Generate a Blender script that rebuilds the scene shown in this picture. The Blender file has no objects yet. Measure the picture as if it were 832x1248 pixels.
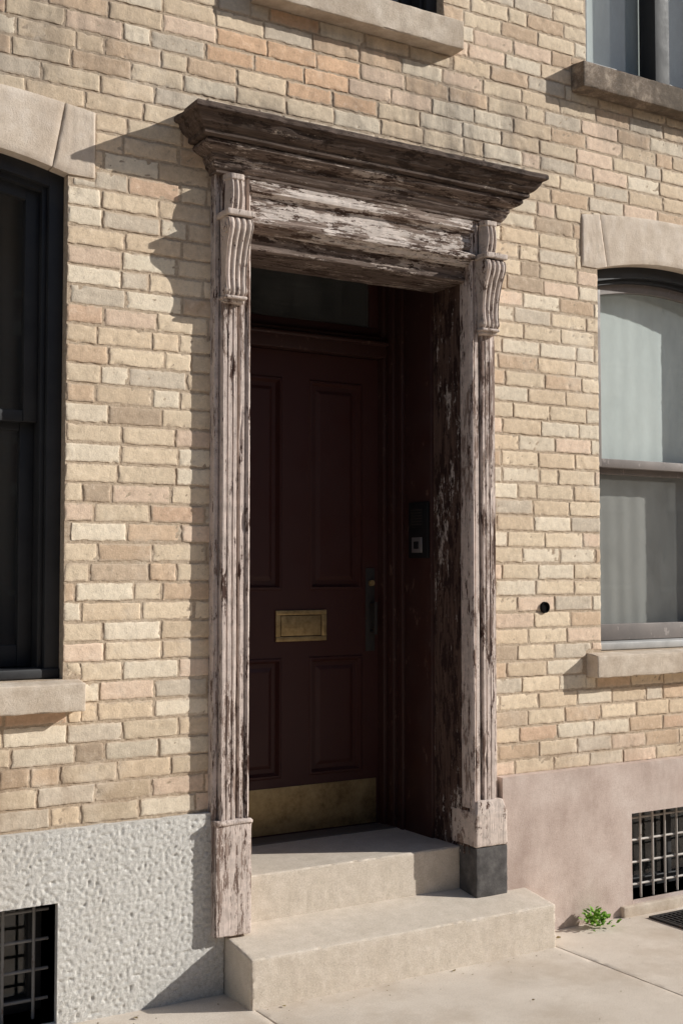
import bpy, bmesh, math, random
from mathutils import Vector, noise
R = random.Random(11)
scene = bpy.context.scene
scene.view_settings.view_transform = 'Standard'
scene.view_settings.look = 'None'
scene.view_settings.exposure = 0
N = lambda x, y, z: noise.noise(Vector((x, y, z)))

# ------------------------------------------------------------------ nodes
class NB:
    def __init__(s, name):
        s.mat = bpy.data.materials.new(name); s.mat.use_nodes = True
        s.nt = s.mat.node_tree; s.b = s.nt.nodes['Principled BSDF']
        s.out = s.nt.nodes['Material Output']
        s.co = s.nt.nodes.new('ShaderNodeTexCoord').outputs['Object']
        s.b.inputs['Specular IOR Level'].default_value = 0.3
    def n(s, t, **k):
        nd = s.nt.nodes.new(t)
        for a, v in k.items(): setattr(nd, a, v)
        return nd
    def put(s, sock, v):
        if isinstance(v, bpy.types.NodeSocket): s.nt.links.new(v, sock)
        elif isinstance(v, (tuple, list)) and len(v) == 3 and sock.type == 'RGBA': sock.default_value = (*v, 1)
        else: sock.default_value = v
    def noise(s, scale=5, detail=4, rough=.6, st=(1, 1, 1), loc=(0, 0, 0), dist=0):
        m = s.n('ShaderNodeMapping'); s.put(m.inputs[0], s.co)
        m.inputs['Scale'].default_value = st; m.inputs['Location'].default_value = loc
        t = s.n('ShaderNodeTexNoise'); s.put(t.inputs['Vector'], m.outputs[0])
        t.inputs['Scale'].default_value = scale; t.inputs['Detail'].default_value = min(detail, 5)
        t.inputs['Roughness'].default_value = rough; t.inputs['Distortion'].default_value = dist
        return t.outputs['Fac']
    def rng(s, v, a, b, c=0., d=1.):
        m = s.n('ShaderNodeMapRange'); s.put(m.inputs[0], v)
        for i, x in enumerate((a, b, c, d)): m.inputs[i + 1].default_value = x
        return m.outputs[0]
    def mix(s, f, a, b, blend='MIX'):
        m = s.n('ShaderNodeMix', data_type='RGBA', blend_type=blend)
        s.put(m.inputs[0], f); s.put(m.inputs[6], a); s.put(m.inputs[7], b)
        return m.outputs[2]
    def m(s, op, a, b=0.):
        m = s.n('ShaderNodeMath', operation=op); s.put(m.inputs[0], a); s.put(m.inputs[1], b)
        return m.outputs[0]
    def ramp(s, f, stops):
        r = s.n('ShaderNodeValToRGB'); s.put(r.inputs[0], f)
        e = r.color_ramp.elements
        while len(e) < len(stops): e.new(.5)
        for i, (p, c) in enumerate(stops): e[i].position = p; e[i].color = (*c, 1)
        return r.outputs[0]
    def bump(s, h, strength=.5, dist=.002, prev=None):
        b = s.n('ShaderNodeBump'); s.put(b.inputs['Height'], h)
        b.inputs['Strength'].default_value = strength; b.inputs['Distance'].default_value = dist
        if prev is not None: s.put(b.inputs['Normal'], prev)
        return b.outputs[0]
    def blob(s, cx, cz, rx, rz):
        if not hasattr(s, 'sx'):
            s.sx = s.n('ShaderNodeSeparateXYZ'); s.put(s.sx.inputs[0], s.co)
        dx = s.m('DIVIDE', s.m('SUBTRACT', s.sx.outputs[0], cx), rx)
        dz = s.m('DIVIDE', s.m('SUBTRACT', s.sx.outputs[2], cz), rz)
        l = s.m('SQRT', s.m('ADD', s.m('MULTIPLY', dx, dx), s.m('MULTIPLY', dz, dz)))
        return s.rng(l, 1.1, .35)
    def combine(s, v):
        c = s.n('ShaderNodeCombineColor')
        for i in range(3): s.put(c.inputs[i], v)
        return c.outputs[0]
    def fin(s, col, rough=.85, nrm=None, metal=0.):
        s.put(s.b.inputs['Base Color'], col); s.put(s.b.inputs['Roughness'], rough)
        s.put(s.b.inputs['Metallic'], metal)
        if nrm is not None: s.put(s.b.inputs['Normal'], nrm)
        return s.mat

def wall_grime(s, col):
    g = s.blob(3.2, 3.55, .75, .38)
    for b in ((4.4, 3.74, .75, .16), (2.75, 3.79, .55, .1), (2.1, 3.42, .5, .12), (1.1, 3.6, .9, .5)):
        g = s.m('MAXIMUM', g, s.m('MULTIPLY', s.blob(*b), .8))
    streak = s.noise(7, 5, .7, (1, 1, .22))
    g = s.m('MULTIPLY', g, s.rng(streak, .38, .62))
    g2 = s.m('MAXIMUM', s.blob(.9, .82, 1.4, .18), s.blob(4.4, .76, 1.3, .12))
    g2 = s.m('MULTIPLY', g2, s.rng(streak, .35, .6))
    col = s.mix(s.m('MULTIPLY', g, .62), col, (.15, .12, .10))
    col = s.mix(s.m('MULTIPLY', g2, .5), col, (.28, .19, .125))
    bn = s.noise(2.1, 5, .72)
    col = s.mix(s.rng(bn, .54, .70, 0, .38), col, (.86, .76, .63))
    return s.mix(s.rng(bn, .45, .32, 0, .22), col, (.46, .33, .22))

def M_brick():
    s = NB('tan_brick')
    at = s.n('ShaderNodeAttribute', attribute_name='bcol')
    v = s.noise(34, 5, .80); f = s.noise(190, 3, .8)
    col = s.mix(1., at.outputs['Color'], s.combine(s.rng(v, .25, .75, .80, 1.16)), 'MULTIPLY')
    col = s.mix(s.rng(f, .60, .69, 0, .5), col, (.26, .18, .12))
    col = s.mix(s.rng(v, .56, .70, 0, .4), col, (.84, .74, .60))
    col = s.mix(s.rng(v, .39, .30, 0, .4), col, (.34, .235, .155))
    e = s.m('ADD', at.outputs['Alpha'], s.m('MULTIPLY', s.m('SUBTRACT', s.noise(75, 4, .7, loc=(2, 2, 2)), .5), 2.0))
    col = s.mix(s.rng(e, .62, .76, 0, .75), col, (.56, .44, .325))
    col = wall_grime(s, col)
    h = s.m('ADD', s.m('MULTIPLY', v, .7), s.m('MULTIPLY', f, .30))
    return s.fin(col, .93, s.bump(h, .85, .0042))
def M_mortar():
    s = NB('lime_mortar')
    v = s.noise(60, 5, .8)
    col = s.ramp(v, [(.3, (.34, .25, .175)), (.5, (.49, .38, .275)), (.7, (.63, .52, .39))])
    col = wall_grime(s, col)
    return s.fin(col, .95, s.bump(v, .8, .004))
def M_stone(name, c0, c1, c2, sc=9, bs=90, bd=.002, stain=None, speck=.0, st=.7):
    s = NB(name)
    col = s.ramp(s.noise(sc, 5, .68), [(.3, c0), (.5, c1), (.7, c2)])
    if speck:
        sp = s.noise(230, 3, .8)
        col = s.mix(s.rng(sp, .55, .66, 0, speck), col, tuple(x * .35 for x in c0))
        col = s.mix(s.rng(sp, .45, .34, 0, speck), col, (.84, .81, .76))
    if stain: col = s.mix(s.rng(s.noise(2.6, 5, .7, (1, 1, .35)), .48, .68, 0, st), col, stain)
    n1 = s.bump(s.noise(bs, 5, .78), .8, bd)
    return s.fin(col, .9, n1)
def M_peel(name, axis, wood0, wood1, paint, pamt, dark, damt, seed=0., along=5., gr=95., crk=.8, across=28.):
    """weathered timber with flaking paint; axis = grain direction"""
    s = NB(name)
    def st(a, l): return tuple(l if i == axis else a for i in range(3))
    grain = s.noise(1, 5, .78, st(gr, 4.5), (seed, seed, seed))
    wood = s.ramp(grain, [(.34, wood0), (.5, tuple((a + b) / 2 for a, b in zip(wood0, wood1))), (.64, wood1)])
    pm = s.noise(1, 5, .84, st(across, along), (seed + 3, 1, seed))
    big = s.noise(1, 3, .6, st(6, 2.4), (seed + 8, 4, 1))
    pm = s.m('ADD', s.m('MULTIPLY', pm, .62), s.m('MULTIPLY', big, .38))
    pmask = s.rng(pm, .5 - pamt, .512 - pamt)
    pcol = s.mix(s.rng(s.noise(20, 4, .75), .4, .65), paint, tuple(x * .74 for x in paint))
    col = s.mix(pmask, wood, pcol)
    dm = s.noise(1, 5, .8, st(across * .75, along * .8), (seed + 13, 7, 5))
    dmask = s.m('SUBTRACT', 1., s.rng(dm, damt, damt + .02))
    col = s.mix(dmask, col, dark)
    crack = s.rng(grain, .38, .32)
    col = s.mix(s.m('MULTIPLY', crack, crk), col, tuple(x * .5 for x in wood0))
    h = s.m('ADD', s.m('MULTIPLY', pmask, .45), s.m('MULTIPLY', s.rng(grain, .3, .6), .7))
    return s.fin(col, .88, s.bump(h, .9, .0024))
def M_paint(name, c, rough=.5, var=.25, bs=120, bd=.0006, chips=None, spec=.4):
    s = NB(name)
    v = s.noise(9, 5, .7)
    col = s.mix(s.rng(v, .35, .7, 0, 1), c, tuple(x * (1 - var) + var * .09 for x in c))
    if chips:
        col = s.mix(s.rng(s.noise(24, 5, .8, (1, 1, .4)), .62, .635, 0, .8), col, chips)
    s.b.inputs['Specular IOR Level'].default_value = spec
    return s.fin(col, s.rng(v, .3, .7, rough - .08, rough + .15), s.bump(s.noise(bs, 3, .7), .35, bd))

brick = M_brick(); mortar = M_mortar()
granite = M_stone('rough_granite', (.50, .475, .435), (.63, .605, .56), (.76, .73, .685), 70, 170, .005, (.52, .46, .39), .5, .25)
brownstone = M_stone('pink_brownstone', (.43, .325, .275), (.55, .435, .375), (.64, .535, .47), 5, 150, .0018, (.35, .255, .21), .2)
limestone = M_stone('sill_stone', (.48, .385, .295), (.60, .50, .395), (.70, .60, .495), 14, 120, .003, (.40, .31, .23), .25)
lintelstone = M_stone('lintel_stone', (.58, .475, .37), (.68, .57, .46), (.75, .65, .55), 12, 110, .0025, (.50, .39, .295), .15)
darksill = M_stone('dirty_sill_stone', (.09, .068, .05), (.20, .15, .11), (.48, .39, .30), 12, 110, .002, (.09, .07, .05), .2)
stepstone = M_stone('step_stone', (.54, .46, .37), (.60, .515, .42), (.66, .57, .475), 18, 190, .0014, (.52, .42, .325), .4, .2)
concrete = M_stone('sidewalk_concrete', (.54, .46, .375), (.62, .535, .445), (.69, .605, .51), 3.5, 240, .0015, (.48, .39, .30), .5)
darkstone = M_stone('dark_plinth_stone', (.055, .05, .047), (.09, .083, .08), (.15, .14, .13), 14, 110, .002)
asphalt = M_stone('asphalt', (.035, .035, .036), (.05, .05, .05), (.07, .068, .065), 8, 200, .003, None, .3)
dirt = M_stone('dirt', (.10, .08, .06), (.14, .115, .09), (.2, .16, .12), 3, 80, .004)
peel_post = M_peel('peeling_paint_post', 2, (.12, .07, .052), (.40, .305, .255), (.68, .565, .50), .045, (.08, .043, .032), .40, 1., 6., 110, .7, 40.)
peel_carve = M_peel('peeling_paint_carving', 2, (.15, .09, .068), (.40, .305, .25), (.66, .55, .48), .08, (.09, .05, .037), .38, 3., 14., 70, .6, 30.)
peel_head = M_peel('peeling_paint_header', 0, (.11, .07, .052), (.38, .295, .245), (.72, .625, .56), .015, (.075, .042, .03), .42, 4., 7., 100, .65, 34.)
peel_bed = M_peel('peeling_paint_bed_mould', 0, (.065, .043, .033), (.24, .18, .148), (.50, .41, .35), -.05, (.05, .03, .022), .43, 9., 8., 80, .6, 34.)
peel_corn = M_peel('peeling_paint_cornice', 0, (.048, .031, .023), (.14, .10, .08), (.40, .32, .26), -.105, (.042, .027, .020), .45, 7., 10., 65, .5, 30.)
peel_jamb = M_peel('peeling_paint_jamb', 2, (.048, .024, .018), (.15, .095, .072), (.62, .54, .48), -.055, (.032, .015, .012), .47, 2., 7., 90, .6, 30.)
door_m = M_paint('oxblood_door_paint', (.050, .0155, .0125), .48, .05, 90, .0006, spec=.35)
frame_m = M_paint('dark_frame_paint', (.044, .0165, .013), .48, .1, 90, .0008, (.13, .08, .062), spec=.35)
black_m = M_paint('black_window_paint', (.018, .018, .020), .55, .2)
sash_m = M_paint('grey_brown_sash_paint', (.22, .185, .165), .6, .3, chips=(.36, .31, .28))
greysill_m = M_paint('grey_sill_paint', (.48, .47, .45), .6, .3)
iron_m = M_paint('window_bar_iron', (.55, .50, .45), .6, .4, chips=(.15, .07, .04))
darkiron_m = M_paint('dark_iron', (.035, .03, .027), .65, .2, chips=(.09, .05, .035), spec=.2)
greyiron_m = M_paint('grey_iron', (.26, .25, .24), .6, .3, chips=(.13, .07, .05))
plastic_m = M_paint('intercom_black', (.012, .012, .013), .5, .0, spec=.2)
silver = NB('intercom_metal').fin((.45, .45, .45), .4, None, .8)
_b = NB('aged_brass')
_v = _b.noise(14, 5, .75)
brass = _b.fin(_b.ramp(_v, [(.3, (.21, .14, .065)), (.5, (.42, .30, .145)), (.7, (.56, .42, .22))]),
               _b.rng(_v, .3, .7, .38, .62), _b.bump(_b.noise(60, 4, .7), .3, .0008), .72)
room_m = NB('dark_room').fin((.02, .019, .018), .95)
def M_glass(name, dust, tint=(.93, .95, .94)):
    s = NB(name)
    tr = s.n('ShaderNodeBsdfTransparent'); tr.inputs[0].default_value = (*tint, 1)
    gl = s.n('ShaderNodeBsdfGlossy'); gl.inputs['Roughness'].default_value = .02
    s.put(gl.inputs['Normal'], s.bump(s.noise(1.6, 1, .5), .10, .02))
    lw = s.n('ShaderNodeLayerWeight'); lw.inputs[0].default_value = .5
    fr = s.m('ADD', .07, s.m('MULTIPLY', s.m('POWER', lw.outputs['Facing'], 5.), .93))
    mx = s.n('ShaderNodeMixShader'); s.put(mx.inputs[0], fr); s.put(mx.inputs[1], tr.outputs[0]); s.put(mx.inputs[2], gl.outputs[0])
    df = s.n('ShaderNodeBsdfDiffuse'); df.inputs[0].default_value = (.55, .56, .53, 1)
    m2 = s.n('ShaderNodeMixShader'); s.put(m2.inputs[0], s.rng(s.noise(5, 5, .75, (1, 1, .5)), .3, .75, dust * .5, dust * 1.7))
    s.put(m2.inputs[1], mx.outputs[0]); s.put(m2.inputs[2], df.outputs[0])
    s.nt.links.new(m2.outputs[0], s.out.inputs[0])
    return s.mat
glass_clean = M_glass('window_glass', .015)
glass_dusty = M_glass('dusty_window_glass', .12)
def M_cloth(name, c):
    s = NB(name)
    col = s.mix(s.rng(s.noise(4, 5, .7, (1, 1, .5)), .3, .7), c, tuple(x * .82 for x in c))
    return s.fin(col, .95)
cloth = M_cloth('blind_cloth', (.82, .86, .84)); cloth_grey = M_cloth('grey_curtain_cloth', (.38, .365, .345))
cloth_dark = M_cloth('dark_curtain_cloth', (.13, .125, .12))
_l = NB('weed_leaf'); leaf_m = _l.fin(_l.ramp(_l.noise(30, 3, .6), [(.35, (.11, .26, .02)), (.65, (.26, .46, .06))]), .6)
_l2 = NB('dry_leaf'); dry_m = _l2.fin(_l2.ramp(_l2.noise(9, 3, .6), [(.35, (.10, .06, .03)), (.65, (.25, .19, .07))]), .8)

# ------------------------------------------------------------------ mesh helpers
def empty(name, parent=None):
    e = bpy.data.objects.new(name, None); scene.collection.objects.link(e); e.parent = parent
    e.empty_display_size = .1
    return e
def obj(name, V, F, mat, parent=None, smooth=35):
    me = bpy.data.meshes.new(name); me.from_pydata([tuple(v) for v in V], [], F); me.validate()
    bm = bmesh.new(); bm.from_mesh(me); bmesh.ops.recalc_face_normals(bm, faces=bm.faces); bm.to_mesh(me); bm.free()
    if smooth:
        me.shade_smooth(); me.set_sharp_from_angle(angle=math.radians(smooth))
    me.materials.append(mat)
    o = bpy.data.objects.new(name, me); scene.collection.objects.link(o); o.parent = parent
    return o
def axis_pts(a, b, r, res):
    L = b - a; r = min(r, L * .45)
    n = max(1, int(round((L - 2 * r) / res)))
    inner = [a + r + (L - 2 * r) * i / n for i in range(n + 1)]
    if r <= 0: return inner
    return [a, a + r * .3] + inner + [b - r * .3, b]
def rbox(x0, x1, y0, y1, z0, z1, r=.003, res=9., amp=0., ns=10., seed=0., warp=None, chip=0.):
    ax = [axis_pts(x0, x1, r, res), axis_pts(y0, y1, r, res), axis_pts(z0, z1, r, res)]
    n = [len(a) - 1 for a in ax]; V = []; idx = {}; F = []
    rr = [min(r, (b - a) * .45) for a, b in ((x0, x1), (y0, y1), (z0, z1))]
    lo = (x0 + rr[0], y0 + rr[1], z0 + rr[2]); hi = (x1 - rr[0], y1 - rr[1], z1 - rr[2])
    rm = min(rr)
    def vid(i, j, k):
        key = (i, j, k)
        if key in idx: return idx[key]
        p = Vector((ax[0][i], ax[1][j], ax[2][k]))
        q = Vector([min(max(p[c], lo[c]), hi[c]) for c in range(3)])
        d = p - q
        corner = sum(1 for c in range(3) if abs(d[c]) > 1e-9) >= 2
        if d.length > 1e-9: p = q + d.normalized() * rm
        if amp:
            dv = noise.noise_vector(p * ns + Vector((seed, seed, seed))) * amp
            dv += noise.noise_vector(p * ns * 3.7 + Vector((seed, 0, seed))) * amp * .45
            p = p + dv
        if chip and corner:
            c = .6 * N(p.x * 9 + seed, p.y * 9, p.z * 9) + .7 * N(p.x * 37, p.y * 37 + seed, p.z * 37)
            if c > .12: p = p - d.normalized() * chip * min(1, (c - .12) * 3)
        if warp: p = warp(p)
        idx[key] = len(V); V.append(p); return idx[key]
    for a in range(3):
        b, c = (a + 1) % 3, (a + 2) % 3
        for side in (0, n[a]):
            for i in range(n[b]):
                for j in range(n[c]):
                    def key(u, v):
                        t = [0, 0, 0]; t[a] = side; t[b] = u; t[c] = v; return vid(*t)
                    F.append((key(i, j), key(i + 1, j), key(i + 1, j + 1), key(i, j + 1)))
    return V, F
def join(parts):
    V, F = [], []
    for v, f in parts:
        o = len(V); V += list(v); F += [tuple(i + o for i in q) for q in f]
    return V, F
def box(name, dims, mat, parent=None, **k):
    V, F = rbox(*dims, **k); return obj(name, V, F, mat, parent)
def densify(pl, step):
    out = [pl[0]]
    for a, b in zip(pl, pl[1:]):
        d = math.dist(a, b); n = max(1, int(math.ceil(d / step)))
        for i in range(1, n + 1): out.append(tuple(a[c] + (b[c] - a[c]) * i / n for c in range(len(a))))
    return out
def grid_faces(nu, nv, off=0):
    return [(off + i * nv + j, off + (i + 1) * nv + j, off + (i + 1) * nv + j + 1, off + i * nv + j + 1) for i in range(nu - 1) for j in range(nv - 1)]
def lin(a, b, step):
    n = max(1, int(math.ceil((b - a) / step))); return [a + (b - a) * i / n for i in range(n + 1)]

# ------------------------------------------------------------------ world layout (metres; facade plane y=0)
X0W, X1W, ZT = -3., 8.5, 6.6
WL = (.445, 1.458, 1.21, 3.045)
WR = (4.045, 5.06, 1.218, 3.03)
WU = (2.25, 3.15, 4.005, 5.55)
WUR = (3.985, 5.0, 3.985, 5.55)
WUL = (.452, 1.468, 4.005, 5.55)
DOOR = (2.08, 3.35, -.01, 3.2)
BL = (.55, 1.44, .01, .428); BR = (4.18, 5.07, .05, .465)
ZBL, ZBR = .682, .697
bld = empty('brick_building')

def clip_core():
    holes = [WL, WR, WU, WUR, WUL, DOOR, BL, BR]
    holes = [(h[0], h[1], h[2], h[3] + (.09 if h in (WL, WR) else 0)) for h in holes]
    xs = sorted({X0W, X1W, *[h[0] for h in holes], *[h[1] for h in holes]})
    zs = sorted({-.012, ZT, *[h[2] for h in holes], *[h[3] for h in holes]})
    V, F = [], []
    y0, y1 = .0015, .30
    def inside(cx, cz): return any(h[0] < cx < h[1] and h[2] < cz < h[3] for h in holes)
    def q(a, b, c, d):
        o = len(V); V.extend([a, b, c, d]); F.append((o, o + 1, o + 2, o + 3))
    for i in range(len(xs) - 1):
        for j in range(len(zs) - 1):
            a, b, c, d = xs[i], xs[i + 1], zs[j], zs[j + 1]
            if inside((a + b) / 2, (c + d) / 2): continue
            q((a, y0, c), (b, y0, c), (b, y0, d), (a, y0, d))
            q((a, y1, c), (b, y1, c), (b, y1, d), (a, y1, d))
            for (px, pz, e) in (((a - .001), (c + d) / 2, 'l'), ((b + .001), (c + d) / 2, 'r'), ((a + b) / 2, c - .001, 'b'), ((a + b) / 2, d + .001, 't')):
                out = px < X0W or px > X1W or pz > ZT
                if inside(px, pz) or out:
                    if e == 'l': q((a, y0, c), (a, y1, c), (a, y1, d), (a, y0, d))
                    if e == 'r': q((b, y0, c), (b, y1, c), (b, y1, d), (b, y0, d))
                    if e == 'b': q((a, y0, c), (b, y0, c), (b, y1, c), (a, y1, c))
                    if e == 't': q((a, y0, d), (b, y0, d), (b, y1, d), (a, y1, d))
    me = bpy.data.meshes.new('wall_core'); me.from_pydata(V, [], F); me.materials.append(mortar)
    o = bpy.data.objects.new('wall_core', me); scene.collection.objects.link(o); o.parent = bld
clip_core()
box('side_and_rear_walls', (X0W + .002, X1W - .002, .9, 7., 0, ZT - .01), mortar, bld)
box('roof', (X0W - .02, X1W + .02, .05, 7.05, ZT + .12, ZT + .2), asphalt, bld)
box('parapet_coping', (X0W - .05, X1W + .05, -.06, .36, ZT + .002, ZT + .11), limestone, bld, r=.01)
for k, xx in enumerate((X0W + .001, X1W - .011)):
    box('party_wall_%d' % k, (xx, xx + .01, .301, .899, 0, ZT), mortar, bld, r=0)

# bricks
holes = [WL, WR, WU, WUR, WUL, (2.06, 3.37, 0, 3.2),
         (.345, 1.560, 3.035, 3.29), (3.94, 5.165, 3.02, 3.275),
         (.33, 1.525, 1.10, 1.222), (3.95, 5.175, 1.105, 1.23),
         (2.20, 3.205, 3.865, 4.01), (3.89, 5.11, 3.85, 3.99), (.35, 1.57, 3.865, 4.01),
         (X0W - 1, 2.06, -1, ZBL), (3.37, X1W + 1, -1, ZBR)]
def subtract(rs, h):
    out = []
    for (a, b, c, d) in rs:
        if h[0] >= b or h[1] <= a or h[2] >= d or h[3] <= c: out.append((a, b, c, d)); continue
        if h[0] > a: out.append((a, h[0] - .001, c, d))
        if h[1] < b: out.append((h[1] + .001, b, c, d))
        aa, bb = max(a, h[0]), min(b, h[1])
        if h[2] > c: out.append((aa, bb, c, h[2] - .001))
        if h[3] < d: out.append((aa, bb, h[3] + .001, d))
    return [r for r in out if r[1] - r[0] > .018 and r[3] - r[2] > .012]
BV, BF, BC = [], [], []
PAL = [((.78, .63, .455), 28), ((.82, .70, .54), 20), ((.74, .58, .41), 20), ((.68, .575, .45), 10), ((.66, .485, .335), 9), ((.79, .60, .45), 10), ((.56, .43, .31), 4)]
pal = [c for c, w in PAL for _ in range(w)]
def brick_piece(a, b, c, d, col):
    hi = (-.2 < a < 5.6 and c < 4.6)
    su, sv = (.014, .012) if hi else (.1, .04)
    e = .0035
    us = [a, a + e] + lin(a + 2.2 * e, b - 2.2 * e, su) + [b - e, b]; vs = [c, c + e] + lin(c + 2.2 * e, d - 2.2 * e, sv) + [d - e, d]
    dep = R.uniform(-.0006, .0018); tx = R.uniform(-.008, .008); sd = R.uniform(0, 50); wb = R.uniform(.0, .7)
    o = len(BV); nu, nv = len(us), len(vs)
    for i, x in enumerate(us):
        for j, z in enumerate(vs):
            dd = min(x - a, b - x, z - c, d - z)
            y = -.0012 - dep + tx * (x - a)
            px, pz = x, z
            if hi:
                y += N(x * 22, z * 22, sd) * .0008
                g = N(x * 60, z * 70, sd + 3)
                if g > .26: y += (g - .26) * .010
                if dd < .0076:
                    k = 1 - dd / .0076
                    y += k * k * (.0010 + .0065 * max(0, N(x * 40, z * 40, 9)))
                    px += N(x * 55, z * 55, 1.5) * .0032 * k; pz += N(x * 55, z * 55, 7.7) * .0036 * k
            BV.append((px, y, pz)); BC.append((*col, max(0, (1 - dd / .0145)) * (.45 + wb)))
    BF.extend((o + i * nv + j, o + (i + 1) * nv + j, o + (i + 1) * nv + j + 1, o + i * nv + j + 1) for i in range(nu - 1) for j in range(nv - 1))
    ring = [i * nv for i in range(nu)] + [(nu - 1) * nv + j for j in range(1, nv)] + [i * nv + nv - 1 for i in range(nu - 2, -1, -1)] + [j for j in range(nv - 2, 0, -1)]
    o2 = len(BV)
    for r_ in ring:
        v = BV[o + r_]; BV.append((v[0], .012, v[2])); BC.append((*col, 1))
    m = len(ring)
    for t in range(m): BF.append((o + ring[t], o + ring[(t + 1) % m], o2 + (t + 1) % m, o2 + t))
row = 0; z = .62; CO = .0725
while z < ZT - .02:
    x = X0W + (.112 if row % 2 else 0) + R.uniform(-.022, .022) - .3
    while x < X1W:
        L = .212 + R.uniform(-.010, .012)
        if R.random() < .10: L = .101
        a, b = max(x, X0W), min(x + L, X1W)
        if b - a > .03:
            dz = R.uniform(-.0014, .0014)
            col = Vector(R.choice(pal)) * R.uniform(.90, 1.07)
            cx, cz = (a + b) / 2, z
            if 2.1 < cx < 2.72 and 3.5 < cz < 3.86 and R.random() < .6: col = Vector((.76, .50, .32)) * R.uniform(.85, 1.1)
            elif R.random() < .015: col = Vector((.66, .46, .32))
            if cz < 1.02 and cx < 2 and R.random() < .5: col = col * .84
            c3 = tuple(min(.86, v) for v in col)
            rs = [(a, b, z + dz, z + CO - .0095 + dz)]
            for h in holes: rs = subtract(rs, h)
            for r_ in rs: brick_piece(*r_, c3)
        x += L + .0095 + R.uniform(-.0018, .0018)
    z += CO; row += 1
me = bpy.data.meshes.new('brick_courses'); me.from_pydata(BV, [], BF)
ca = me.color_attributes.new('bcol', 'FLOAT_COLOR', 'POINT')
ca.data.foreach_set('color', [v for c in BC for v in c])
me.shade_smooth(); me.set_sharp_from_angle(angle=math.radians(28)); me.materials.append(brick)
o = bpy.data.objects.new('brick_courses', me); scene.collection.objects.link(o); o.parent = bld

# ------------------------------------------------------------------ base courses
def base(name, x0, x1, z1, yf, hole, mat, res, f, rough_top=0., xfine=None):
    if xfine is None: xs = lin(x0, hole[0], res) + lin(hole[0], hole[1], res) + lin(hole[1], x1, res)
    else: xs = lin(x0, hole[0], .1) + lin(hole[0], xfine, .05) + lin(xfine, hole[1], res) + lin(hole[1], x1, res)
    xs = sorted(set(xs))
    zs = sorted(set(lin(-.02, hole[2], res) + lin(hole[2], hole[3], res) + lin(hole[3], z1, res)))
    V = []; F = []; nz = len(zs)
    for x in xs:
        for z in zs:
            V.append((x, yf + f(x, z), z + (rough_top * N(x * 14, 3, 0) if z == zs[-1] else 0)))
    for i in range(len(xs) - 1):
        for j in range(nz - 1):
            cx, cz = (xs[i] + xs[i + 1]) / 2, (zs[j] + zs[j + 1]) / 2
            if hole[0] < cx < hole[1] and hole[2] < cz < hole[3]: continue
            F.append((i * nz + j, (i + 1) * nz + j, (i + 1) * nz + j + 1, i * nz + j + 1))
    nx = len(xs)
    def skirt(ids, yb):
        o = len(V)
        for t in ids: V.append((V[t][0], yb, V[t][2]))
        for t in range(len(ids) - 1): F.append((ids[t], ids[t + 1], o + t + 1, o + t))
    skirt([i * nz + nz - 1 for i in range(nx)], .01)
    skirt([j for j in range(nz)], .01); skirt([(nx - 1) * nz + j for j in range(nz)], .01)
    hi = [i for i in range(nx) if hole[0] - 1e-6 <= xs[i] <= hole[1] + 1e-6]; hj = [j for j in range(nz) if hole[2] - 1e-6 <= zs[j] <= hole[3] + 1e-6]
    skirt([hi[0] * nz + j for j in hj], .2); skirt([hi[-1] * nz + j for j in hj], .2)
    skirt([i * nz + hj[0] for i in hi], .2); skirt([i * nz + hj[-1] for i in hi], .2)
    return obj(name, V, F, mat, bld, 60)
def gran(x, z):
    if x < .9: return 0.
    e = min(1., abs(z - ZBL) / .02, abs(x - 1.44) / .012 if z < .43 else 1.)
    p = max(0., N(x * 75, z * 75, 4) - .08)
    return (.010 * p - .0022 * abs(N(x * 46, z * 46, 1)) + .0022 * N(x * 120, z * 120, 4)) * (.35 + .65 * e)
base('granite_base', X0W, 2.088, ZBL, -.026, BL, granite, .0054, gran, .005, 1.0)
base('brownstone_base', 3.415, X1W, ZBR, -.05, BR, brownstone, .03, lambda x, z: .003 * N(x * 3, z * 3, 0), .002)
box('basement_sill', (4.10, 5.13, -.075, .02, -.01, .048), limestone, bld, r=.006, res=.03, amp=.002, ns=20)

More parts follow.
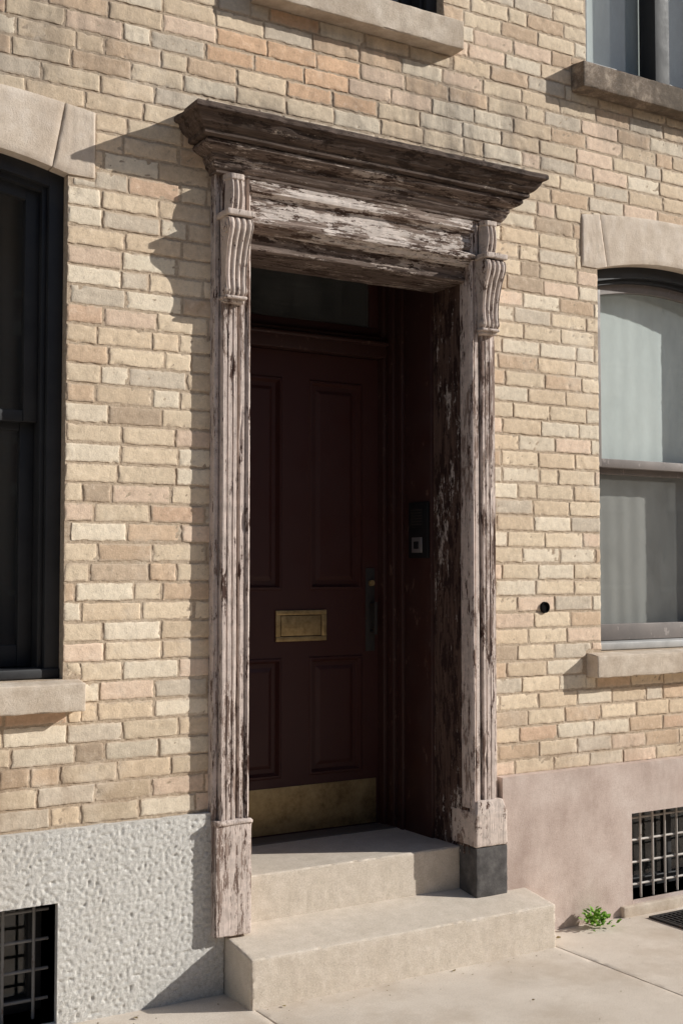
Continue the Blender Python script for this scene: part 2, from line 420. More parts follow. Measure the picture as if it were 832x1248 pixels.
def tube(p, q, r, n=8):
    p, q = Vector(p), Vector(q); d = (q - p).normalized()
    u = d.orthogonal().normalized(); w = d.cross(u); V = []; F = []
    for c in (p, q):
        for i in range(n):
            a = 2 * math.pi * i / n; V.append(c + (u * math.cos(a) + w * math.sin(a)) * r)
    for i in range(n): F.append((i, (i + 1) % n, n + (i + 1) % n, n + i))
    F.append(tuple(range(n))); F.append(tuple(range(n, 2 * n)))
    return V, F
def quad(x0, x1, y, z0, z1): return [(x0, y, z0), (x1, y, z0), (x1, y, z1), (x0, y, z1)], [(0, 1, 2, 3)]
def basement(h, name, y, nv, nh, mat, rad, yb):
    e = empty(name, bld)
    parts = []
    for i in range(nv):
        x = h[0] + (h[1] - h[0]) * (i + .5) / nv
        parts.append(tube((x, y, h[2]), (x, y, h[3]), rad))
    for j in range(nh):
        z_ = h[2] + (h[3] - h[2]) * (j + .6) / nh
        parts.append(tube((h[0], y + rad * 1.6, z_), (h[1], y + rad * 1.6, z_), rad))
    V, F = join(parts); obj('bars', V, F, mat, e, 40)
    fr = [rbox(h[0], h[1], yb, yb + .04, h[2], h[2] + .05), rbox(h[0], h[1], yb, yb + .04, h[3] - .05, h[3]),
          rbox(h[0], h[0] + .05, yb + .002, yb + .038, h[2] + .05, h[3] - .05), rbox(h[1] - .05, h[1], yb + .002, yb + .038, h[2] + .05, h[3] - .05),
          rbox((h[0] + h[1]) / 2 - .02, (h[0] + h[1]) / 2 + .02, yb + .002, yb + .038, h[2] + .05, h[3] - .05)]
    V, F = join(fr); obj('frame', V, F, black_m, e)
    V, F = quad(h[0], h[1], yb + .02, h[2], h[3]); obj('glass', V, F, glass_clean, e, 0)
    box('dark_interior', (h[0] - .05, h[1] + .05, yb + .2, yb + .24, h[2] - .05, h[3] + .05), room_m, e, r=0)
basement(BL, 'basement_window', .07, 8, 4, greyiron_m, .006, .15)
basement(BR, 'basement_window.001', .02, 11, 4, iron_m, .0055, .15)

# ------------------------------------------------------------------ windows
def arch_fn(h, rise):
    xc = (h[0] + h[1]) / 2; hw = (h[1] - h[0]) / 2
    return lambda x: h[3] + rise * max(0, 1 - ((x - xc) / hw) ** 2)
def band(x0, x1, lo, hi, y0, y1, n=24):
    V = []; F = []
    for i in range(n + 1):
        x = x0 + (x1 - x0) * i / n
        V += [(x, y0, lo(x)), (x, y0, hi(x)), (x, y1, hi(x)), (x, y1, lo(x))]
    for i in range(n):
        for k in range(4): F.append((4 * i + k, 4 * i + (k + 1) % 4, 4 * i + 4 + (k + 1) % 4, 4 * i + 4 + k))
    F += [(0, 1, 2, 3), (4 * n, 4 * n + 1, 4 * n + 2, 4 * n + 3)]
    return V, F
def window(name, h, rise, yc, casing, sash, meet, g_up, g_lo, curtain=None, cas_w=.055, sill_m=None):
    e = empty(name, bld); x0, x1, z0, z1 = h; A = arch_fn(h, rise)
    parts = [rbox(x0, x0 + cas_w, yc, yc + .12, z0, z1), rbox(x1 - cas_w, x1, yc, yc + .12, z0, z1),
             rbox(x0 + cas_w, x0 + cas_w + .018, yc + .025, yc + .12, z0, z1), rbox(x1 - cas_w - .018, x1 - cas_w, yc + .025, yc + .12, z0, z1),
             band(x0, x1, lambda x: A(x) - cas_w, lambda x: A(x) + .01, yc + .003, yc + .12),
             band(x0 + cas_w, x1 - cas_w, lambda x: A(x) - cas_w - .02, lambda x: A(x) - cas_w + .004, yc + .028, yc + .12)]
    V, F = join(parts); obj('casing', V, F, casing, e)
    a, b = x0 + cas_w + .018, x1 - cas_w - .018
    T = lambda x: A(x) - cas_w - .018
    sw = .052; ys = yc + .055
    up = [rbox(a, a + sw, ys, ys + .035, meet, z1 - cas_w), rbox(b - sw, b, ys, ys + .035, meet, z1 - cas_w),
          band(a, b, lambda x: T(x) - .045, T, ys + .002, ys + .033),
          rbox(a + sw, b - sw, ys + .003, ys + .032, meet - .002, meet + .042, r=.004)]
    V, F = join(up); obj('upper_sash', V, F, sash, e)
    yl = ys + .038
    lo = [rbox(a, a + sw, yl, yl + .035, z0 + .04, meet + .03), rbox(b - sw, b, yl, yl + .035, z0 + .04, meet + .03),
          rbox(a + sw, b - sw, yl + .002, yl + .033, z0 + .04, z0 + .12, r=.004), rbox(a + sw, b - sw, yl + .002, yl + .033, meet - .03, meet + .012, r=.004)]
    V, F = join(lo); obj('lower_sash', V, F, sash, e)
    box('inner_sill', (x0, x1, yc - .01, yl + .05, z0 + .002, z0 + .038), sill_m or casing, e, r=.006)
    V = []; F = []; n = 20
    for i in range(n + 1):
        x = a + .01 + (b - a - .02) * i / n; V += [(x, ys + .017, meet + .01), (x, ys + .017, T(x) - .03)]
    for i in range(n): F.append((2 * i, 2 * i + 2, 2 * i + 3, 2 * i + 1))
    obj('upper_glass', V, F, g_up, e, 0)
    V, F = quad(a + .01, b - .01, yl + .017, z0 + .06, meet); obj('lower_glass', V, F, g_lo, e, 0)
    yb = yc + .125
    V = []; zt = z1 + rise + .05; Yb = .86
    for (x, y) in ((x0 - .02, yb), (x0 - .02, Yb), (x1 + .02, Yb), (x1 + .02, yb)):
        V += [(x, y, z0 - .02), (x, y, zt)]
    F = [(0, 1, 3, 2), (2, 3, 5, 4), (4, 5, 7, 6), (0, 2, 4, 6), (1, 3, 5, 7)]
    obj('room_interior', V, F, room_m, e, 0)
    if curtain:
        for nm, cx0, cx1, cz0, cz1, cy, m_, wav in curtain:
            xs = lin(cx0, cx1, .008); zs = lin(cz0, cz1, .08)
            V = [(x, cy + wav * math.sin(x * 62 + 1.5 * N(x * 5, z * 1.2, 0)) * (.5 + .5 * N(x * 4, z, 3)) + wav * .8 * N(x * 9, z * 1.5, 5), z) for x in xs for z in zs]
            obj(nm, V, grid_faces(len(xs), len(zs)), m_, e, 80)
    return e
window('double_hung_window', WL, .07, .045, black_m, black_m, 2.14, glass_clean, glass_clean,
       [('curtain', .5, 1.43, 1.22, 3.1, .45, cloth_dark, .012)])
window('double_hung_window.001', WR, .07, .06, black_m, sash_m, 2.10, glass_dusty, glass_dusty,
       [('roller_blind', 4.08, 5.02, 2.08, 3.1, .20, cloth, .001), ('curtain', 4.07, 5.02, 1.23, 2.09, .24, cloth_grey, .003)], sill_m=greysill_m)
window('double_hung_window.002', WU, .0, .05, black_m, black_m, 4.8, glass_clean, glass_clean)
window('double_hung_window.003', WUL, .0, .05, black_m, black_m, 4.8, glass_clean, glass_clean)
wu = window('double_hung_window.004', WUR, .0, .05, black_m, greysill_m, 4.8, glass_dusty, glass_dusty,
       [('roller_blind', 4.0, 4.96, 4.0, 5.5, .20, cloth, .001)])
box('mullion', (4.50, 4.60, .055, .165, 4.0, 5.5), black_m, wu)

def sill(name, x0, x1, z0, z1, proj, mat, seed):
    box(name, (x0, x1, -proj, .11, z0, z1), mat, bld, r=.005, res=.014, amp=.0018, ns=18, seed=seed, chip=.006,
        warp=lambda p: Vector((p.x, p.y, p.z - (.010 * max(0, -p.y) / proj if p.z > (z0 + z1) / 2 else 0))))
sill('stone_sill', .33, 1.52, 1.100, 1.209, .07, limestone, 1)
sill('stone_sill.001', 3.955, 5.17, 1.106, 1.217, .075, limestone, 2)
sill('stone_sill.002', 2.20, 3.20, 3.867, 4.004, .085, limestone, 3)
sill('stone_sill.003', 3.893, 5.105, 3.854, 3.983, .085, darksill, 4)
sill('stone_sill.004', .35, 1.57, 3.867, 4.004, .085, limestone, 5)

def lintel(name, h, rise):
    e = empty(name, bld); x0, x1 = h[0] - .10, h[1] + .10; xc = (x0 + x1) / 2
    low0 = arch_fn(h, rise); hw = (x1 - x0) / 2
    low = lambda x: low0(x) if h[0] < x < h[1] else h[3]
    high = lambda x: h[3] + .245 + .045 * (1 - ((x - xc) / hw) ** 2)
    cuts = [(x0, x0), (h[0] + .06, h[0] + .015), (h[1] - .06, h[1] - .015), (x1, x1)]
    for k in range(3):
        (bl, tl), (br, tr) = cuts[k], cuts[k + 1]
        g = .0018; V = []; nu, nv = (26, 18) if k != 1 else (70, 18)
        for i in range(nu + 1):
            for j in range(nv + 1):
                s_, t = i / nu, j / nv
                xl = bl + (tl - bl) * t + (g if k else 0); xr = br + (tr - br) * t - (g if k < 2 else 0)
                x = xl + (xr - xl) * s_; z_ = low(x) + (high(x) - low(x)) * t
                ed = min(s_ * (xr - xl), (1 - s_) * (xr - xl), t * .24, (1 - t) * .24)
                y = -.008 + .0016 * N(x * 14, z_ * 14, k) + .0014 * N(x * 50, z_ * 50, k) + (.004 * (1 - ed / .006) if ed < .006 else 0)
                V.append((x, y, z_))
        F = grid_faces(nu + 1, nv + 1)
        n1 = nv + 1
        ring = [i * n1 for i in range(nu + 1)] + [nu * n1 + j for j in range(1, nv + 1)] + [i * n1 + nv for i in range(nu - 1, -1, -1)] + [j for j in range(nv - 1, 0, -1)]
        o_ = len(V)
        for r_ in ring: V.append((V[r_][0], .11, V[r_][2]))
        m_ = len(ring)
        for t in range(m_): F.append((ring[t], ring[(t + 1) % m_], o_ + (t + 1) % m_, o_ + t))
        obj('voussoir_%d' % k, V, F, lintelstone, e, 50)
lintel('stone_lintel', WL, .07); lintel('stone_lintel.001', WR, .07)

# ------------------------------------------------------------------ door surround
sur = empty('door_surround', bld)
def post(name, xo, sgn, z0, z1, seed):
    pr = [(0, .004), (0, -.030), (.003, -.036), (.018, -.036), (.020, -.028), (.025, -.028), (.027, -.052),
          (.031, -.056), (.046, -.056), (.048, -.052), (.051, -.052), (.053, -.056), (.068, -.056), (.070, -.052), (.073, -.052), (.075, -.056), (.086, -.056), (.090, -.052),
          (.092, -.018), (.101, -.018), (.103, -.046), (.108, -.050), (.124, -.050), (.126, -.044), (.130, -.044), (.133, -.054), (.139, -.058), (.146, -.054), (.150, -.044), (.150, .02)]
    pr = densify(pr, .004); zs = lin(z0, z1, .011)
    V = []
    for d, y in pr:
        x = xo + sgn * d
        for z_ in zs:
            g = N(d * 230 + seed, z_ * 2.0, 0) * .0009
            ch = N(d * 50 + seed, z_ * 7, 12)
            if ch > .36: g += (ch - .36) * .016
            wob = .0006 * N(z_ * 1.5, seed, 1) + .0005 * N(z_ * 24, seed, d * 9)
            V.append((x + wob, y + g, z_))
    obj(name, V, grid_faces(len(pr), len(zs)), peel_post, sur, 30)
post('left_post', 2.030, 1, .62, 3.14, 0.)
post('right_post', 3.398, -1, .58, 3.14, 31.)
box('left_plinth', (2.033, 2.184, -.066, .10, .222, .640), peel_post, sur, r=.005, res=.014, amp=.002, ns=14, chip=.008, seed=3)
box('left_plinth_cap', (2.030, 2.188, -.072, .09, .636, .655), peel_post, sur, r=.006, res=.014, amp=.002, ns=20, chip=.006, seed=5)
def taper(p):
    t = max(0, min(1, (p.z - .558) / .05)); cx = 3.333
    return Vector((cx + (p.x - cx) * (1 - .18 * t), p.y * (1 - .12 * t) if p.y < 0 else p.y, p.z))
box('right_plinth', (3.248, 3.418, -.078, .10, .418, .612), peel_carve, sur, r=.006, res=.012, amp=.002, ns=16, chip=.008, seed=8, warp=taper)
box('right_plinth_stone', (3.250, 3.420, -.074, .10, .205, .416), darkstone, sur, r=.005, res=.02, amp=.0015, ns=14, chip=.006, seed=9)

prA = [(-.062, 3.145), (-.058, 3.112), (-.066, 3.106), (-.074, 3.094), (-.072, 3.082), (-.060, 3.076), (-.048, 3.068), (-.048, 3.032), (-.056, 3.028), (-.056, 2.985),
      (-.066, 2.980), (-.076, 2.968), (-.072, 2.955), (-.052, 2.948), (-.046, 2.935), (-.012, 2.930)]
prB = [(-.012, 2.930), (-.010, 2.885), (-.018, 2.880), (-.018, 2.866), (-.010, 2.860), (.222, 2.860), (.222, 3.06)]
for nm, pr_, mt in (('header', prA, peel_head), ('header_soffit', prB, peel_bed)):  # shade put into colour: lower fascia and soffit take the darker material
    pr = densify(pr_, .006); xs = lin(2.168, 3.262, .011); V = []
    for y, z_ in pr:
        for x in xs:
            g = N(x * 2.4, z_ * 170, y * 90) * .0010
            ch = N(x * 6, z_ * 50, 12)
            if ch > .34: g += (ch - .34) * .018
            V.append((x, y + g, z_ + .0015 * N(x * 2.5, 1, z_ * 8) + .0008 * N(x * 18, 1, z_ * 30)))
    obj(nm, V, grid_faces(len(pr), len(xs)), mt, sur, 35)

prU = [(.0, 3.372), (.10, 3.360), (.195, 3.347), (.208, 3.343), (.214, 3.336), (.214, 3.320), (.206, 3.314), (.196, 3.312), (.190, 3.298), (.178, 3.280), (.166, 3.268), (.154, 3.262),
      (.154, 3.246), (.146, 3.241), (.128, 3.240)]
prL = [(.128, 3.240), (.134, 3.232), (.134, 3.222), (.124, 3.212), (.108, 3.204), (.092, 3.198), (.092, 3.182), (.086, 3.176), (.082, 3.162), (.072, 3.148), (.064, 3.140), (.064, 3.131), (.0, 3.131)]
path = [('l', t / 14) for t in range(15)] + [('f', t / 130) for t in range(1, 131)] + [('r', t / 14) for t in range(1, 15)]
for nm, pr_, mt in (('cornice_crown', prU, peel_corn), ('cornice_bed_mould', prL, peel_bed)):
    V = []; pr = densify(pr_, .006)
    for p_, z_ in pr:
        for kind, t in path:
            if kind == 'l': x, y = 2.086 - p_, .01 - (p_ + .01) * t
            elif kind == 'f': x, y = 2.086 - p_ + (1.262 + 2 * p_) * t, -p_
            else: x, y = 3.348 + p_, -p_ + (p_ + .01) * t
            g = N(x * 3, z_ * 130, y * 20) * .0010
            ch = N(x * 8, z_ * 38, y * 8 + 4)
            if ch > .34 and p_ > .05: g += (ch - .34) * .022
            g2 = .003 * N(x * 1.6, 3, 0) + .0010 * N(x * 9, 5, z_ * 9)
            if p_ > .2: g += max(0, N(x * 22, 2, y * 22)) * .008
            k = 1 if kind == 'f' else 0
            V.append((x + (0 if k else (g if kind == 'l' else -g)), y + (g if k else 0), z_ + g2))
    obj(nm, V, grid_faces(len(pr), len(path)), mt, sur, 35)

def corbel(name, xc, seed):
    e = empty(name, sur); W = .050; D = -.030
    side = [(-.050, 2.985), (-.110, 2.985), (-.130, 2.975), (-.138, 2.955), (-.136, 2.935), (-.127, 2.912), (-.115, 2.887), (-.105, 2.857), (-.097, 2.825), (-.092, 2.790),
            (-.090, 2.760), (-.092, 2.735), (-.096, 2.715), (-.095, 2.697), (-.088, 2.686), (-.075, 2.682), (-.050, 2.682)]
    side = [(y, z_ + D) for y, z_ in densify(side, .006)]
    nx = 64; V = []
    for i in range(nx + 1):
        u = -1 + 2 * i / nx
        for y, z_ in side:
            groove = .014 * (1 - abs(math.sin((u + 1) * math.pi * 2.0)) ** .45) if abs(u) < .95 else .0
            tp = .84 + .16 * max(0, min(1, (z_ - 2.67) / .25))
            depth = max(0, min(1, (-y - .055) / .02))
            V.append((xc + u * W * tp, y + groove * depth + .0005 * N(u * 4, z_ * 30, seed), z_))
    ns = len(side); F = grid_faces(nx + 1, ns)
    F.append(tuple(range(ns))); F.append(tuple(nx * ns + j for j in range(ns)))
    obj('scroll', V, F, peel_carve, e, 50)
    for sx in (-1, 1):
        for (cy, cz, r0) in ((-.103, 2.948 + D, .028), (-.078, 2.706 + D, .016)):
            V, F = tube((xc + sx * .025, cy, cz), (xc + sx * (.0545 if r0 > .02 else .047), cy, cz), r0, 20)
            obj('volute', V, F, peel_carve, e, 40)
            V, F = tube((xc + sx * .03, cy, cz), (xc + sx * (.059 if r0 > .02 else .051), cy, cz), r0 * .42, 14)
            obj('volute_eye', V, F, peel_carve, e, 40)
    box('foot', (xc - .042, xc + .042, -.082, -.03, 2.628, 2.652), peel_carve, e, r=.006, res=.012, amp=.0015, ns=30, chip=.004)
    box('foot_bead', (xc - .048, xc + .048, -.096, -.03, 2.641, 2.655), peel_carve, e, r=.006, res=.012, amp=.001, ns=30)
    box('cap', (xc - .060, xc + .060, -.139, -.03, 2.954, 2.978), peel_carve, e, r=.005, res=.012, amp=.001, ns=30, chip=.005)
    V = []; nu, nv = 40, 32
    for i in range(nu + 1):
        for j in range(nv + 1):
            u = -1 + 2 * i / nu; t = j / nv
            wv = .036 * (1 - .12 * t)
            lobes = 1 - .35 * (1 - abs(math.sin((u + 1) * math.pi * 1.5)) ** .5)
            prof = .038 + .018 * math.sin(math.pi * t) if t < .86 else .050
            y = -.052 - prof * (1 - abs(u) ** 8) * (lobes if t < .86 else 1)
            V.append((xc + u * (wv if t < .86 else .040), y + .0006 * N(u * 5, t * 8, seed), 2.977 + .150 * t))
    obj('leaf_block', V, grid_faces(nu + 1, nv + 1), peel_carve, e, 50)
corbel('corbel', 2.096, 1.); corbel('corbel.001', 3.332, 6.)

def reveal(name, x, y0, y1, z0, z1, mat, seed, amp=.0014):
    ys = lin(y0, y1, .010); zs = lin(z0, z1, .014); V = []
    for y in ys:
        for z_ in zs:
            g = amp * N(y * 60 + seed, z_ * 3, 0) + amp * .5 * N(y * 25, z_ * 6, seed)
            V.append((x + g, y, z_))
    obj(name, V, grid_faces(len(ys), len(zs)), mat, sur, 40)
reveal('right_reveal', 3.250, -.030, .225, .38, 2.87, peel_jamb, 1)
reveal('left_reveal', 2.180, -.030, .225, .38, 2.87, peel_jamb, 5)
for k, (xa, xb) in enumerate(((3.236, 3.33), (2.10, 2.194))):
    box('inner_jamb_%d' % k, (xa, xb, .226, .44, .38, 3.055), frame_m, sur, r=.004)
for k, (sg, xe) in enumerate(((1, 3.236), (-1, 2.194))):
    def bx(nm, d0, d1, y0, y1):
        u, v = sorted((xe - sg * d0, xe - sg * d1)); box(nm, (u, v, y0, y1, .38, 3.05), frame_m, sur, r=.004)
    bx('frame_bead_%d' % k, -.05, .012, .442, .47)
    bx('frame_step_%d' % k, -.05, .006, .472, .50)
    bx('frame_stop_%d' % k, -.05, .022, .502, .56)
    bx('frame_face_%d' % k, -.05, .036, .562, .70)
box('ceiling', (2.10, 3.33, .224, .72, 3.056, 3.08), frame_m, sur)
box('left_filler', (2.195, 2.282, .60, .70, .405, 3.05), frame_m, sur)

# ------------------------------------------------------------------ door
door = empty('front_door', bld)
YD = .610
def ring_panel(x0, x1, z0, z1, V, F):
    steps = [(0, 0), (.006, -.006), (.014, -.007), (.020, .004), (.026, .014), (.045, .014), (.060, .006), (.066, .005)]
    o = len(V)
    for ins, dy in steps:
        V += [(x0 + ins, YD + dy, z0 + ins), (x1 - ins, YD + dy, z0 + ins), (x1 - ins, YD + dy, z1 - ins), (x0 + ins, YD + dy, z1 - ins)]
    for k in range(len(steps) - 1):
        for c in range(4):
            F.append((o + 4 * k + c, o + 4 * k + (c + 1) % 4, o + 4 * k + 4 + (c + 1) % 4, o + 4 * k + 4 + c))
    e_ = o + 4 * (len(steps) - 1); F.append((e_, e_ + 1, e_ + 2, e_ + 3))
dx = [2.282, 2.39, 2.68, 2.82, 3.11, 3.199]; dz = [.412, .665, 1.205, 1.508, 2.482, 2.604]
V, F = [], []
for i in range(5):
    for j in range(5):
        if i in (1, 3) and j in (1, 3): ring_panel(dx[i], dx[i + 1], dz[j], dz[j + 1], V, F)
        else:
            o = len(V); V += [(dx[i], YD, dz[j]), (dx[i + 1], YD, dz[j]), (dx[i + 1], YD, dz[j + 1]), (dx[i], YD, dz[j + 1])]; F.append((o, o + 1, o + 2, o + 3))
obj('door_leaf', V, F, door_m, door, 0)
box('door_core', (2.281, 3.2, YD + .03, YD + .05, .41, 2.62), door_m, door, r=0)
box('kickplate', (2.30, 3.185, YD - .004, YD - .001, .420, .625), brass, door, r=.0012)
V, F = join([tube((x, YD - .007, z_), (x, YD - .003, z_), .005, 8) for x in [2.33 + .11 * i for i in range(8)] for z_ in (.435, .61)])
obj('kickplate_screws', V, F, brass, door)
box('threshold', (2.195, 3.235, .50, .70, .380, .413), M_paint('threshold_oak', (.12, .09, .07), .6, .3), door, r=.006)
box('transom_bar', (2.20, 3.215, .555, .70, 2.608, 2.705), frame_m, door, r=.004)
box('transom_bar_nosing', (2.20, 3.214, .530, .60, 2.662, 2.684), frame_m, door, r=.009)
V, F = join([rbox(2.282, 3.2, .60, .63, 2.707, 2.755), rbox(2.282, 3.2, .60, .63, 3.005, 3.05), rbox(2.282, 2.33, .602, .628, 2.755, 3.005), rbox(3.15, 3.199, .602, .628, 2.755, 3.005)])
obj('transom_sash', V, F, door_m, door)
V, F = quad(2.32, 3.16, .614, 2.74, 3.02); obj('transom_glass', V, F, glass_dusty, door, 0)
box('hall_interior', (2.15, 3.3, .86, .88, .4, 3.1), room_m, door, r=0)
box('lock_plate', (3.128, 3.178, YD - .006, YD, 1.22, 1.61), darkiron_m, door, r=.002)
V, F = tube((3.155, YD - .02, 1.54), (3.155, YD, 1.54), .014, 18); obj('lock_cylinder', V, F, brass, door)
V, F = join([tube((3.155, YD - .05, 1.30), (3.155, YD - .05, 1.45), .009, 12), tube((3.155, YD - .05, 1.31), (3.155, YD, 1.31), .007, 10), tube((3.155, YD - .05, 1.44), (3.155, YD, 1.44), .007, 10)])
obj('pull_handle', V, F, darkiron_m, door)

ms = empty('mail_slot')
mx0, mx1, mz0, mz1 = 2.646, 2.912, 1.277, 1.418
parts = [rbox(mx0, mx1, YD - .010, YD - .001, mz0, mz0 + .022, r=.003), rbox(mx0, mx1, YD - .010, YD - .001, mz1 - .022, mz1, r=.003),
         rbox(mx0, mx0 + .026, YD - .0095, YD - .001, mz0 + .022, mz1 - .022, r=.002), rbox(mx1 - .026, mx1, YD - .0095, YD - .001, mz0 + .022, mz1 - .022, r=.002)]
V, F = join(parts); obj('plate_rim', V, F, brass, ms)
box('flap', (mx0 + .029, mx1 - .029, YD - .007, YD - .003, mz0 + .025, mz1 - .025), brass, ms, r=.0015)
parts = []
xx = mx0 + .062; zl = mz0 + .060
for ch in 'LETTERS':
    w = .012
    parts.append(rbox(xx, xx + .003, YD - .0078, YD - .0065, zl, zl + .022, r=0))
    if ch in 'LE': parts.append(rbox(xx + .003, xx + w, YD - .0078, YD - .0065, zl, zl + .003, r=0))
    if ch in 'ETSR': parts.append(rbox(xx + .003, xx + w, YD - .0078, YD - .0065, zl + .019, zl + .022, r=0))
    if ch in 'ERS': parts.append(rbox(xx + .003, xx + w, YD - .0078, YD - .0065, zl + .009, zl + .012, r=0))
    xx += .0205
V, F = join(parts); obj('lettering', V, F, brass, ms, 0)

ic = empty('intercom_panel')
xi = 3.236; zi = -.035
box('housing', (xi - .016, xi - .0005, .235, .385, 1.690 + zi, 1.945 + zi), plastic_m, ic, r=.004)
box('speaker_plate', (xi - .0185, xi - .0155, .262, .368, 1.83 + zi, 1.925 + zi), plastic_m, ic, r=.001)
V, F = join([rbox(xi - .0205, xi - .018, .272, .358, 1.842 + zi + k * .013, 1.847 + zi + k * .013, r=0) for k in range(6)]); obj('speaker_slots', V, F, darkiron_m, ic, 0)
box('button_plate', (xi - .0190, xi - .0155, .275, .355, 1.715 + zi, 1.785 + zi), silver, ic, r=.0015)
box('button', (xi - .0230, xi - .0185, .298, .334, 1.733 + zi, 1.766 + zi), plastic_m, ic, r=.002)

# cut-off pipe in the wall: proud dark collar, black disc painted for the darkness of its open bore
V, F = [], []
for k, (r0, y) in enumerate(((.026, .0), (.025, -.011), (.021, -.012), (.0195, -.005))):
    for i in range(24):
        a = 2 * math.pi * i / 24; V.append((3.70 + r0 * math.cos(a), y, 1.432 + r0 * math.sin(a)))
for k in range(3):
    for i in range(24): F.append((k * 24 + i, k * 24 + (i + 1) % 24, k * 24 + 24 + (i + 1) % 24, k * 24 + 24 + i))
F.append(tuple(72 + i for i in range(24)))
obj('wall_pipe_collar', V, F, M_paint('black_pipe', (.010, .009, .009), .9, .0, spec=.05), bld)

# ------------------------------------------------------------------ steps
st = empty('stone_steps')
def rough_riser(p, yf, zt):
    if p.y < yf + .0005 and p.z < zt - .008: p.y += .0012 * N(p.x * 16, p.z * 20, 2) + .0020 * N(p.x * 70, p.z * 70, 5)
    return p
def w1(p):
    p = rough_riser(p.copy(), -.245, .182)
    if p.z > .1: p.z += .045 * max(0, (p.y + .24)) / .3
    return p
box('lower_step', (2.092, 3.540, -.245, .07, -.02, .182), stepstone, st, r=.006, res=.012, amp=.0, seed=2, chip=.006, warp=w1)
def w2(p):
    return rough_riser(p.copy(), .045, .406)
box('upper_step', (2.176, 3.256, .045, .76, .15, .406), stepstone, st, r=.006, res=.012, amp=.0, seed=6, chip=.006, warp=w2)

# ------------------------------------------------------------------ ground
sw = empty('sidewalk')
xsj = [2.11 + 1.44 * k for k in range(-5, 6)]; ysj = [.02, -1.5, -3.0, -4.5, -6.0]
k = 0
for i in range(len(xsj) - 1):
    for j in range(4):
        near = (1 <= i <= 7 and j < 1)
        k += 1
        V_, F_ = rbox(xsj[i] + .002, xsj[i + 1] - .002, ysj[j + 1] + .002, ysj[j] - .002, -.12, 0.0, r=.003, res=.03 if near else .5,
                      amp=.0008 if near else 0, ns=6, seed=k, chip=.004 if near else 0)
        obj('slab_%d' % k, V_, F_, concrete, sw)
box('bedding', (X0W - 3, X1W + 3, -6.0, .0, -.2, -.010), dirt, sw, r=0)
box('kerb', (-30, 40, -6.17, -6.003, -.3, -.002), granite, None, r=.012)
def sheet(name, x0, x1, y0, y1, z_, mat):
    obj(name, [(x0, y0, z_), (x1, y0, z_), (x1, y1, z_), (x0, y1, z_)], [(0, 1, 2, 3)], mat, None, 0)
sheet('road', -60, 60, -15, -6.1, -.13, asphalt)
sheet('ground', -400, 400, -400, 400, -.21, dirt)
sheet('road_centre_line', -60, 60, -10.62, -10.5, -.126, M_paint('road_paint', (.7, .6, .3), .7, .3))
th = empty('townhouse_terrace')  # unseen row across the street, added for darker window reflections and more contrast
_t = NB('terrace_brick'); _bt = _t.n('ShaderNodeTexBrick'); _mp = _t.n('ShaderNodeMapping'); _t.put(_mp.inputs[0], _t.co)
_mp.inputs['Rotation'].default_value = (math.radians(90), 0, 0); _t.put(_bt.inputs[0], _mp.outputs[0])
_bt.inputs['Scale'].default_value = 2.2
for nm, c in (('Color1', (.28, .14, .10, 1)), ('Color2', (.2, .11, .08, 1)), ('Mortar', (.3, .25, .2, 1))): _bt.inputs[nm].default_value = c
tb = _t.fin(_bt.outputs[0], .9)
box('walls', (-28, 44, -27, -18, -.2, 9.2), tb, th, r=0)
box('cornice', (-28.2, 44.2, -27.2, -17.6, 9.21, 9.7), limestone, th, r=.05)
box('pavement', (-60, 60, -17.99, -15, -.25, -.0), concrete, th, r=.01)
parts, gl = [], []
for i in range(30):
    x = -27 + 2.4 * i
    for zz in (1.2, 4.1, 6.8):
        parts += [rbox(x, x + 1.2, -17.99, -17.86, zz - .12, zz, r=.01), rbox(x, x + 1.2, -17.99, -17.9, zz + 1.85, zz + 2.1, r=.01)]
        gl.append(rbox(x + .08, x + 1.12, -17.99, -17.95, zz + .01, zz + 1.84, r=0))
V, F = join(parts); obj('sills_and_lintels', V, F, limestone, th)
V, F = join(gl); obj('windows', V, F, M_paint('far_window_glass', (.03, .035, .04), .15, .1), th)

g = empty('pavement_grate')
parts = []
gx0, gx1, gy0, gy1 = 4.20, 4.95, -.36, -.13
parts += [rbox(gx0, gx1, gy0, gy0 + .018, .001, .010, r=.001), rbox(gx0, gx1, gy1 - .018, gy1, .001, .010, r=.001), rbox(gx0, gx0 + .018, gy0 + .018, gy1 - .018, .001, .010, r=.001), rbox(gx1 - .018, gx1, gy0 + .018, gy1 - .018, .001, .010, r=.001)]
for i in range(1, 26): parts.append(rbox(gx0 + .028 * i, gx0 + .028 * i + .009, gy0 + .018, gy1 - .018, .002, .009, r=0))
for i in range(1, 6): parts.append(rbox(gx0 + .018, gx1 - .018, gy0 + .038 * i, gy0 + .038 * i + .007, .001, .007, r=0))
V, F = join(parts); obj('bars', V, F, darkiron_m, g)
box('pit_dark_sheet', (gx0 + .002, gx1 - .002, gy0 + .002, gy1 - .002, -.005, .0015), room_m, g, r=0)  # flat near-black sheet under the bars, painted for the darkness below

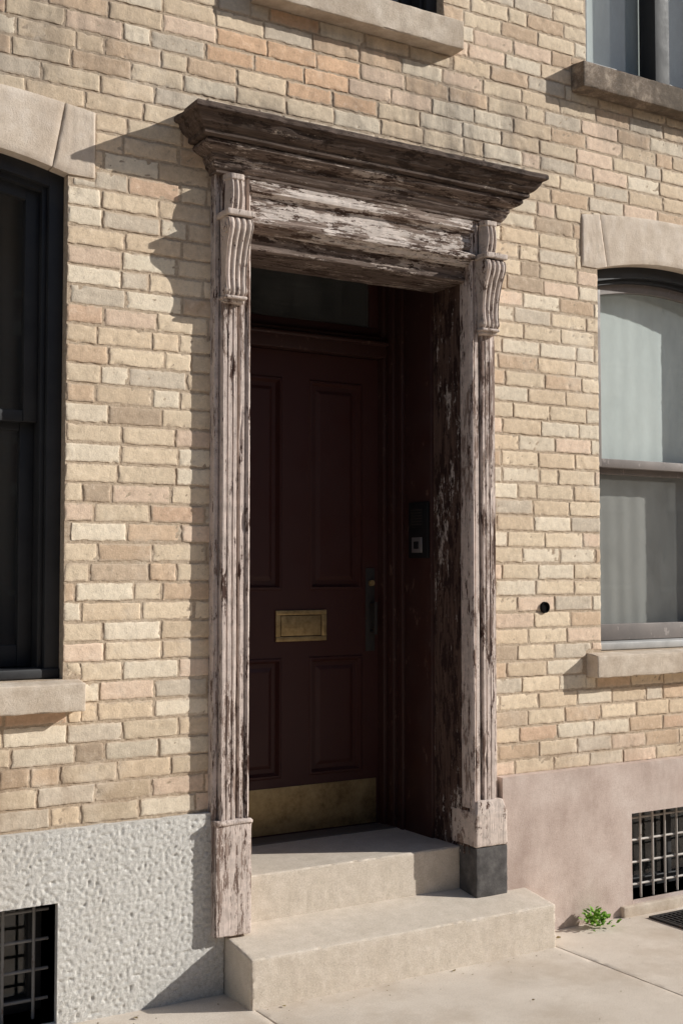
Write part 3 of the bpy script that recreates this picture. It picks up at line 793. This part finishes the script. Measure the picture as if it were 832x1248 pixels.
V, F = [], []
for k in range(120):
    a = R.uniform(0, 2 * math.pi); rad = abs(R.gauss(0, .033)); el = R.uniform(.1, 1.2)
    base_ = Vector((3.885 + math.cos(a) * rad * 1.2, -.115 + math.sin(a) * rad * .8, R.uniform(.004, .085) * (1 - rad * 6)))
    if base_.z < .004: base_.z = .004
    if base_.y > -.068: base_.y = -.07
    d = Vector((math.cos(a) * math.cos(el), math.sin(a) * math.cos(el), math.sin(el))); L = R.uniform(.016, .034)
    s_ = d.cross(Vector((R.uniform(-.4, .4), R.uniform(-.4, .4), 1))).normalized() * L * R.uniform(.32, .45)
    up = s_.cross(d).normalized() * L * .15
    o = len(V)
    V += [base_, base_ + d * L * .35 + s_, base_ + d * L * .75 + s_ * .7, base_ + d * L - up, base_ + d * L * .75 - s_ * .7, base_ + d * L * .35 - s_, base_ + d * L * .5 + up]
    F += [(o, o + 1, o + 6), (o + 1, o + 2, o + 6), (o + 2, o + 3, o + 6), (o + 3, o + 4, o + 6), (o + 4, o + 5, o + 6), (o + 5, o, o + 6)]
obj('weed_plant', V, F, leaf_m, None, 0)
V, F = [], []
for k in range(90):
    x = R.uniform(1.2, 4.9); y = -.06 - abs(R.gauss(0, .22)) if R.random() < .7 else R.uniform(-1.2, -.06)
    if 2.07 < x < 3.55 and y > -.26: y = -.26 - abs(R.gauss(0, .05))
    L = R.uniform(.0015, .006) if R.random() < .92 else R.uniform(.010, .017); a = R.uniform(0, 6.28); o = len(V)
    for t in range(5):
        b_ = a + t * 1.256; V.append((x + L * math.cos(b_) * R.uniform(.5, 1), y + L * math.sin(b_) * R.uniform(.5, 1), .0025 + R.uniform(0, L * .5)))
    F.append((o, o + 1, o + 2, o + 3, o + 4))
obj('fallen_leaves', V, F, dry_m, None, 0)

# ------------------------------------------------------------------ light, sky, camera
d = Vector((-.415, .21, -.225)).normalized()
sun = bpy.data.lights.new('sun', 'SUN'); sun.energy = 5.0; sun.angle = math.radians(.5); sun.color = (1., .98, .93)
so = bpy.data.objects.new('sun', sun); scene.collection.objects.link(so)
so.rotation_euler = d.to_track_quat('-Z', 'Y').to_euler(); so.location = (10, -6, 8)
w = bpy.data.worlds.new('World'); scene.world = w; w.use_nodes = True
nt = w.node_tree; bg = nt.nodes['Background']
sky = nt.nodes.new('ShaderNodeTexSky'); sky.sky_type = 'NISHITA'; sky.sun_disc = False
sky.sun_elevation = math.asin(-d.z); sky.sun_rotation = math.atan2(-d.x, -d.y)
nt.links.new(sky.outputs[0], bg.inputs[0]); bg.inputs[1].default_value = .10
cam = bpy.data.cameras.new('camera'); co = bpy.data.objects.new('camera', cam); scene.collection.objects.link(co)
co.location = (0, -4.3, 1.60); co.rotation_euler = (math.radians(90 + 2.71), 0, math.radians(-31.4))
cam.sensor_fit = 'VERTICAL'; cam.sensor_height = 36; cam.lens = 36 * 1500 / 1248; cam.clip_end = 1500; cam.clip_start = .05
scene.camera = co
